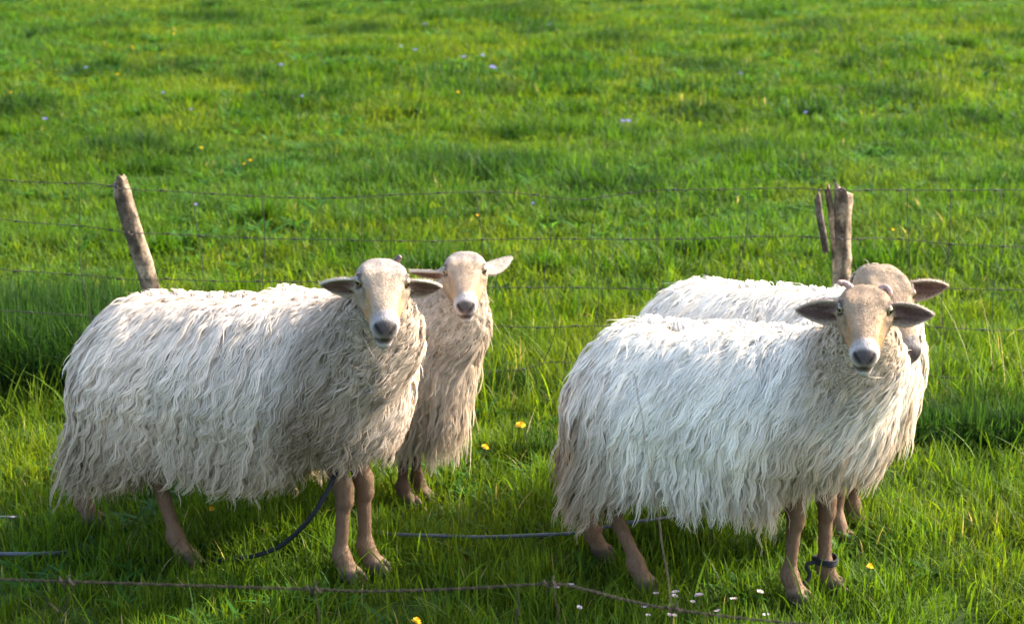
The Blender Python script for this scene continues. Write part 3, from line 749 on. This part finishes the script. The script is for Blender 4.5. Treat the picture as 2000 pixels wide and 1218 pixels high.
# ------------------------------------------------------------------ far wire fence: two stakes, five line wires, thin stays
FY = 5.9
def wood_stake(name, P, rad, seed, parent, label=None, n=36, k=100, top='point', col=(.27, .185, .11)):
    """a rough stake along the points P with a broken top and knots"""
    r = np.random.default_rng(seed)
    C = spline(P, k); T = np.gradient(C, axis=0); T /= np.linalg.norm(T, axis=1)[:, None]
    th = np.linspace(0, 2 * np.pi, n, endpoint=False); V = []; cc = []
    for i in range(k):
        t = i / (k - 1)
        a = np.cross(T[i], [0, 1., 0]); a /= np.linalg.norm(a); b = np.cross(T[i], a)
        prof = 1 + .09 * np.cos(3 * th + 1.1 * seed) + .05 * np.cos(5 * th + seed) + .26 * (fbm(th * 1.5 + seed * 9, np.full(n, t * 12 + 20), seed) - .5)
        knot = sum(.16 * math.exp(-((t - tk) / .025) ** 2) * np.clip(np.cos(th - pk), 0, 1) ** 2 for tk, pk in ((.35, 1.2), (.62, 2.6), (.88, 1.6), (.93, 4.2)))
        rr = rad * (prof + knot)
        z = np.zeros(n)
        if top == 'point' and t > .93: rr = rr * (1 - (t - .93) * 2.2); z = z + (.012 * np.cos(th - 2.6) + .010 * np.cos(3 * th + 1)) * (t - .93) / .07
        if top == 'split' and t > .55: 
            cut = .030 * (t - .55) / .45
            z = z + (.020 * np.cos(th - .2) + .007 * np.cos(4 * th)) * max(0, (t - .9) / .1)
        V.append(C[i] + rr[:, None] * (np.cos(th)[:, None] * a + np.sin(th)[:, None] * b) + z[:, None] * T[i])
        base = np.array(col)[None] * (.55 + .95 * fbm(th * 2 + 20, np.full(n, t * 14 + 3), seed + 3))[:, None]
        dark = smooth01((fbm(th * 1.2 + 40, np.full(n, t * 8 + 9), seed + 5) - .50) / .08)
        cc.append(lerp(base, np.array([.07, .05, .035]), dark * .8))
    V = np.concatenate(V + [C[-1:] + T[-1] * (.0 if top == 'split' else -.004)]); cc = np.concatenate(cc + [np.array([[.3, .22, .14]])])
    i, j = np.meshgrid(np.arange(k - 1), np.arange(n), indexing='ij')
    Q = np.stack([i * n + j, i * n + (j + 1) % n, (i + 1) * n + (j + 1) % n, (i + 1) * n + j], -1).reshape(-1, 4)
    jj = np.arange(n); Tt = np.stack([(k - 1) * n + jj, (k - 1) * n + (jj + 1) % n, np.full(n, k * n)], 1)
    o = mesh_obj(name, V, [Q, Tt], M_WOOD, parent, col=cc)
    if label: o['label'] = label
    return o
def build_far_fence():
    root = empty('wire_fence', (0, FY, 0)); off = np.array([0, FY, 0])
    tag(root, 'rusty wire netting fence on two crooked wooden stakes behind the sheep', 'fence')
    p = [at_depth(x, y, FY) - off for x, y in ((366, 800), (330, 690), (297, 568), (262, 455), (233, 352))]
    p[0][2] = -.05
    post_a = wood_stake('fence_post', p, .0255, 4, root, 'leaning round stake with a chipped top', col=(.24, .175, .115))
    p = [at_depth(x, y, FY) - off for x, y in ((1644, 800), (1644, 690), (1643, 560), (1643, 455), (1646, 371))]
    p[0][2] = -.05
    po = wood_stake('fence_post', p, .027, 9, root, 'upright stake split along its left side', top='split', col=(.24, .175, .115))
    p = [at_depth(x, y, FY) - off + np.array([0, -.012, 0]) for x, y in ((1632, 545), (1629, 480), (1622, 410), (1615, 366))]
    wood_stake('splinter', p, .0095, 12, po, k=30, n=12, col=(.30, .20, .12))
    p = [at_depth(x, y, FY - .06) - off for x, y in ((1613, 492), (1607, 455), (1600, 420), (1596, 382))]
    wood_stake('bark_strip', p, .0105, 15, po, 'dark strip of bark hanging beside the split stake', k=30, n=12, col=(.09, .07, .055))
    r = np.random.default_rng(8)
    lines = [[(-150, 340), (0, 351), (100, 356), (222, 362), (330, 372), (600, 388), (800, 378), (970, 376), (1110, 388), (1180, 385), (1300, 371), (1450, 369), (1650, 369), (1850, 371), (2150, 374)],
             [(-150, 415), (0, 428), (130, 440), (250, 449), (500, 466), (800, 470), (1000, 468), (1300, 466), (1500, 463), (1645, 461), (1780, 470), (1900, 478), (2150, 490)],
             [(-150, 520), (150, 535), (330, 545), (640, 552), (960, 560), (1200, 563), (1450, 560), (1645, 556), (1850, 562), (2150, 570)],
             [(-150, 600), (300, 622), (700, 634), (960, 637), (1150, 638), (1400, 636), (1645, 632), (1850, 640), (2150, 650)],
             [(-150, 690), (300, 705), (700, 716), (960, 725), (1010, 722), (1060, 711), (1120, 706), (1400, 712), (1645, 708), (1850, 735), (2150, 740)]]
    ends = []; posts = (post_a, po)
    for ln in lines:
        pts = np.array([at_depth(x, y, FY) - off for x, y in ln]); c = spline(pts, 300)
        c[:, 1] += .010 * np.sin(np.linspace(0, 40, 300)); c[:, 2] += r.normal(0, .0009, 300)
        c[:, 1] -= .038 * np.maximum(np.exp(-((c[:, 0] + 1.15) / .08) ** 2), np.exp(-((c[:, 0] - .985) / .08) ** 2))
        parts = [tube(c, .0013, 6)]
        ends.append(c)
        for x in np.arange(-2.6, 2.7, .14):                             # barbs / twisted knots
            i = np.argmin(np.abs(c[:, 0] - x - r.uniform(-.03, .03))); q = c[i]
            parts.append(tube(np.array([q + [-.007, 0, -.001], q, q + [.007, .0, .001]]), 0.0028, 6))
        V, F = join(parts); mesh_obj('line_wire', V, F, M_WIRE, root)
        for post, x0 in zip(posts, ((lambda z: -1.178 + (.69 - z) * .24), (lambda z: .985))):
            i = np.argmin(np.abs(c[:, 0] - x0(c[:, 2]))); q = c[i]
            if q[2] > .30:
                V, F = tube(spline([q + [-.006, .016, .004], q + [-.005, -.004, .003], q + [.004, -.005, -.002], q + [.005, .016, -.004]], 14), .0016, 6); mesh_obj('staple', V, F, M_WIRE, post)
    for x in (-2.3, -1.62, -1.3, -.95, -.75, -.45, -.10, .115, .25, .44, .70, 1.20, 1.31, 1.47):
        pts = []
        for c in ends:
            i = np.argmin(np.abs(c[:, 0] - x)); pts.append(c[i] + np.array([r.normal(0, .006), .003, 0]))
        c = spline(pts, 50); c[:, 0] += .006 * np.sin(np.linspace(0, 9, 50) + x * 9)
        V, F = tube(c, .0012, 6); mesh_obj('stay_wire', V, F, M_WIRE, root)
build_far_fence()

# ------------------------------------------------------------------ near wire, close to the camera, out of focus
def build_near_fence():
    Y0 = 2.62; root = empty('wire_fence', (0, Y0, 0)); off = np.array([0, Y0, 0])
    tag(root, 'sagging brown barbed wire crossing in front of the sheep, close and blurred', 'wire')
    ln = [(-200, 1128), (0, 1131), (130, 1135), (350, 1142), (610, 1150), (720, 1154), (900, 1149), (1075, 1140), (1140, 1150), (1230, 1173), (1320, 1190), (1500, 1212), (1800, 1236), (2200, 1260)]
    c = spline([at_depth(x, y, Y0) - off for x, y in ln], 260)
    a = np.linspace(0, 260, 260)
    s1 = c + np.stack([0 * a, .0009 * np.cos(a), .0009 * np.sin(a)], 1); s2 = c - np.stack([0 * a, .0009 * np.cos(a), .0009 * np.sin(a)], 1)
    V, F = join([tube(s1, .0010, 6), tube(s2, .0010, 6)]); mesh_obj('barbed_wire', V, F, M_RUST, root)
    for x, y in ((130, 1135), (612, 1150), (1075, 1140), (1316, 1189), (1700, 1228)):
        q = at_depth(x, y, Y0) - off; t = np.linspace(0, 4 * np.pi, 24)
        coil = q + np.stack([np.linspace(-.012, .012, 24), .0045 * np.cos(t), .0045 * np.sin(t)], 1)
        V, F = join([tube(coil, .0014, 6), tube([q + [-.004, 0, -.013], q, q + [.005, 0, .011]], .0011, 6)]); mesh_obj('barb', V, F, M_RUST, root)
    for x, y, dx in ((150, 1137, -70), (1078, 1141, 10), (612, 1150, 12), (1010, 1146, -4)):
        q = at_depth(x, y, Y0) - off; e = at_depth(x + dx, y + 110, Y0) - off; b = np.array([e[0] + dx * .0004, .03, float(gh(e[0], Y0))])
        V, F = tube(spline([q, (q + e) / 2 + [.004, 0, 0], e, b], 30), .0009, 6); mesh_obj('stay_wire', V, F, M_RUST, root)
    ln = [(1238, 728, 3.0), (1248, 780, 2.98), (1257, 838, 2.95), (1266, 905, 2.9), (1284, 1000, 2.82), (1298, 1090, 2.72), (1310, 1170, 2.64), (1312, 1192, 2.62), (1318, 1300, 2.62)]
    c = spline([at_depth(*q) - off for q in ln], 80); c[:, 0] += .0008 * np.sin(np.linspace(0, 40, 80))
    V, F = tube(c, np.linspace(.0006, .0007, 80), 6); mesh_obj('loose_strand', V, F, M_RUST, root)
build_near_fence()

# ------------------------------------------------------------------ cables and straps
def g_pt(px, py, up=.012):
    p = on_ground(px, py, up); p[2] = float(gh(p[0], p[1])) + up; return p
def build_cables():
    pts = [g_pt(560, 1043, .012), g_pt(640, 1041, .02), g_pt(715, 1037, .03), g_pt(760, 1043, .055), g_pt(850, 1046, .062), g_pt(940, 1048, .060), g_pt(1040, 1043, .064), g_pt(1135, 1036, .065),
           g_pt(1210, 1019, .085), g_pt(1310, 1006, .08), g_pt(1420, 990, .02)]
    V, F = tube(spline(pts, 120), .0044, 10); o = mesh_obj('cable', V, F, M_CABLE)
    tag(o, 'grey cable lying in the grass between the sheep legs', 'cable')
    pts = [g_pt(60, 1085, .01), g_pt(150, 1090, .01), g_pt(300, 1096, .012), g_pt(400, 1096, .006), g_pt(445, 1092, .026)]
    e = lambda x, y, Y: at_depth(x, y, Y)
    pts += [e(500, 1084, 4.36), e(550, 1064, 4.30), e(600, 1018, 4.24), e(632, 972, 4.235), e(652, 930, 4.26), e(664, 890, 4.32)]
    V, F = tube(spline(pts, 90), .0056, 10); o = mesh_obj('rope', V, F, M_ROPE)
    tag(o, 'black rope curving up from the grass to the belly of the shaggy sheep', 'rope')
    pts = [g_pt(-120, 1084, .03), g_pt(0, 1085, .035), g_pt(60, 1085, .035), g_pt(110, 1083, .02), g_pt(150, 1078, .0)]
    V, F = tube(spline(pts, 40), .005, 10); o = mesh_obj('cable', V, F, M_CABLE)
    tag(o, 'short stretch of dark cable in the grass behind the near wire, left edge', 'cable')
    pts = [g_pt(-120, 1012, .03), g_pt(0, 1014, .035), g_pt(30, 1014, .03), g_pt(60, 1015, .0)]
    V, F = tube(spline(pts, 40), .004, 10); o = mesh_obj('cable', V, F, M_CABLE)
    tag(o, 'thin grey cable end in the grass left of the shaggy sheep', 'cable')
build_cables()

def build_strap():
    lc, yw, k, lx = np.array([.496, 4.25]), R(-22), .94, .82
    f = np.array([(.262 - .006) * lx, .078]) * k
    c = np.array([lc[0] + math.cos(yw) * f[0] - math.sin(yw) * f[1], lc[1] + math.sin(yw) * f[0] + math.cos(yw) * f[1], .088 + float(gh(lc[0], lc[1]))])
    t = np.linspace(0, 2 * np.pi, 40)
    parts = []
    for dz in (-.005, .0, .005):
        parts.append(tube(c + np.stack([.0262 * np.cos(t), .0262 * np.sin(t), dz + .002 * np.sin(2 * t)], 1), .0032, 8, cap=False))
    e = on_ground(1560, 1152, .03)
    parts.append(tube(spline([c + [-.022, -.012, 0], c + [-.045, -.022, -.004], c * .4 + e * .6 + [0, 0, .004], e], 24), .0046, 8))
    V, F = join(parts); o = mesh_obj('leg_strap', V, F, M_ROPE)
    tag(o, 'dark strap tied round the foreleg of the horned sheep, loose end trailing', 'strap')
build_strap()

# ------------------------------------------------------------------ flowers
def petal_ring(n, r0, r1, wd, z0, z1, col, col2, r, tip=.5):
    V = []; Q = []; C = []
    for i in range(n):
        a = 2 * math.pi * (i + r.uniform(-.2, .2)) / n; d = np.array([math.cos(a), math.sin(a), 0]); q = np.array([-d[1], d[0], 0])
        L_ = r1 * r.uniform(.85, 1.1); o = len(V)
        for t, ww in ((0, .45), (.55, 1.0), (.9, .85), (1, tip)):
            p = d * (r0 + (L_ - r0) * t) + np.array([0, 0, z0 + (z1 - z0) * t ** 1.3])
            V += [p - q * wd * ww * .5, p + q * wd * ww * .5]; c = np.array(col) * (1 - t) + np.array(col2) * t; C += [c, c]
        Q += [[o + 2 * k, o + 2 * k + 1, o + 2 * k + 3, o + 2 * k + 2] for k in range(3)]
    return np.array(V), np.array(Q), np.array(C)
def rings(specs, seed):
    r = np.random.default_rng(seed); V = []; Q = []; C = []; o = 0
    for sp in specs:
        v, q, c = petal_ring(*sp, r); V.append(v); Q.append(q + o); C.append(c); o += len(v)
    return np.concatenate(V), [np.concatenate(Q)], np.concatenate(C)
def dome(rad, hgt, col, n=14, k=5):
    V = []
    for i in range(k):
        t = i / (k - .0); a = t * math.pi / 2
        V += [[rad * math.cos(a) * math.cos(2 * math.pi * j / n), rad * math.cos(a) * math.sin(2 * math.pi * j / n), hgt * math.sin(a)] for j in range(n)]
    V.append([0, 0, hgt]); V = np.array(V)
    i, j = np.meshgrid(np.arange(k - 1), np.arange(n), indexing='ij')
    Q = np.stack([i * n + j, i * n + (j + 1) % n, (i + 1) * n + (j + 1) % n, (i + 1) * n + j], -1).reshape(-1, 4)
    jj = np.arange(n); T = np.stack([(k - 1) * n + jj, (k - 1) * n + (jj + 1) % n, np.full(n, k * n)], 1)
    return V, [Q, T], np.tile(np.array(col), (len(V), 1))
def make_flower(name, kind):
    root = empty(name, (0, 0, 0)); z = np.array([0, 0, 1.])
    H = {'dandelion': .12, 'daisy': .065, 'lilac': .12, 'buttercup': .11}[kind]
    V, F = tube(spline([(0, 0, -.01), (.004, .003, H * .5), (0, 0, H)], 12), .0017 if kind == 'dandelion' else .001, 6)
    mesh_obj('stem', V, F, M_PETAL, root, col=np.tile(np.array([.10, .13, .03]), (len(V), 1)))
    if kind == 'dandelion':
        Y1, Y2 = (.72, .42, .01), (.80, .52, .015)
        V, F, C = rings([(22, .004, .019, .0042, .003, .004, Y1, Y2), (20, .003, .015, .0038, .005, .008, Y1, Y2), (16, .002, .010, .0034, .007, .011, (.62, .30, .008), Y1), (9, .001, .006, .003, .008, .013, (.5, .24, .008), (.62, .32, .01))], 1)
        V[:, 2] += H; mesh_obj('petals', V, F, M_PETAL, root, col=C)
        V, F, C = rings([(12, .002, .012, .003, .003, -.006, (.05, .09, .02), (.06, .11, .02))], 2); V[:, 2] += H; mesh_obj('bracts', V, F, M_PETAL, root, col=C)
        return root
    if kind == 'daisy':
        V, F, C = rings([(17, .003, .0105, .0030, .001, .003, (.80, .76, .78), (.78, .62, .74)), (13, .003, .0098, .0028, .002, .0045, (.80, .78, .80), (.74, .55, .70))], 3)
        cen = dome(.0034, .0024, (.68, .42, .02))
    elif kind == 'lilac':
        V, F, C = rings([(6, .002, .020, .016, .001, .005, (.24, .22, .44), (.19, .17, .42)), (5, .002, .014, .012, .004, .010, (.24, .22, .44), (.20, .18, .42))], 4)
        cen = dome(.004, .004, (.6, .55, .3))
    else:
        V, F, C = rings([(5, .002, .015, .014, .001, .006, (.75, .50, .01), (.80, .56, .015)), (5, .002, .010, .010, .002, .008, (.7, .42, .01), (.80, .52, .015))], 5)
        cen = dome(.004, .004, (.6, .4, .02))
    V[:, 2] += H; mesh_obj('petals', V, F, M_PETAL, root, col=C)
    v, f, c = cen; v[:, 2] += H + .002; mesh_obj('centre', v, f, M_PETAL, root, col=c)
    return root
def copy_flower(o):
    c = o.copy(); COL.objects.link(c)
    for ch in list(o.children):
        d = ch.copy(); COL.objects.link(d); d.parent = c
    return c
def plant(name, kind, hz, items, group):
    proto = None; r = np.random.default_rng(len(items) + 3)
    for x, y, sc, label in items:
        o = proto = make_flower(name, kind) if proto is None else proto
        if 'label' in proto: o = copy_flower(proto)
        p = on_ground(x, y, hz); g = float(gh(p[0], p[1]))
        o.location = (p[0], p[1], g); H = {'dandelion': .12, 'daisy': .065, 'lilac': .12, 'buttercup': .11}[kind]
        k = hz / H * 1.0
        fs = {'daisy': .78, 'buttercup': .8}.get(kind, 1.0); o.scale = (sc * fs, sc * fs, k)
        o.rotation_euler = (r.normal(0, .12) + .18, r.normal(0, .12), r.uniform(0, 6))
        tag(o, label, 'flower', group)
plant('dandelion', 'dandelion', .12, [
    (1014, 828, .8, 'open yellow dandelion on a tall stem between the two pairs of sheep'),
    (921, 870, .55, 'small yellow dandelion low in the grass beside the chest of the smaller cream sheep'),
    (1685, 1111, .45, 'small yellow dandelion in the grass right of the strapped foreleg'),
    (772, 1206, .55, 'yellow dandelion at the very bottom, under the barbed wire'),
    (442, 985, .4, 'tiny yellow dandelion under the belly of the shaggy sheep')], 'yellow dandelions in the near grass')
dl = 'tiny pinkish white daisy in the short grass below the horned sheep'
plant('daisy', 'daisy', .075, [(x, y, k, dl) for x, y, k in ((1290, 1159, 1), (1305, 1155, .9), (1327, 1155, 1.1), (1371, 1161, 1.2), (1387, 1159, 1), (1440, 1171, 1.15), (1471, 1152, 1),
    (1258, 1186, .9), (1351, 1174, .8), (1293, 1190, .7), (1305, 1196, .8), (1422, 1192, .9), (1504, 1202, 1), (1270, 1198, .7))], 'daisies below the horned sheep')
dl = 'tiny purple-white daisy beside the barbed wire, left of the horned sheep'
plant('daisy', 'daisy', .075, [(x, y, k, dl) for x, y, k in ((1108, 1142, 1), (1080, 1147, .9), (1114, 1174, .8))], 'daisies left of the horned sheep')
dl = 'pale lilac flower in the far pasture beyond the fence'
plant('lilac_flower', 'lilac', .13, [(x, y, k, dl) for x, y, k in ((910, 108, 1.2), (958, 128, 1.5), (935, 101, .9), (808, 100, .9), (768, 95, .7), (550, 124, 1.0), (85, 237, .9), (172, 134, .9), (325, 194, .7),
    (370, 220, .5), (375, 400, .4), (1055, 398, .4), (1213, 228, .8), (1224, 227, .8), (1580, 213, .7), (1450, 150, .7), (1085, 42, 1.2), (830, 40, 1.2), (590, 193, .6))], 'lilac flowers in the far pasture')
dl = 'small yellow buttercup in the far pasture beyond the fence'
plant('buttercup', 'buttercup', .12, [(x, y, k, dl) for x, y, k in ((265, 100, 1.1), (258, 96, .8), (228, 150, 1), (330, 72, .9), (490, 312, .8), (480, 322, .6), (392, 286, .7), (925, 422, .7), (888, 180, .9), (1740, 456, .6), (28, 190, .8))],
      'buttercups in the far pasture')
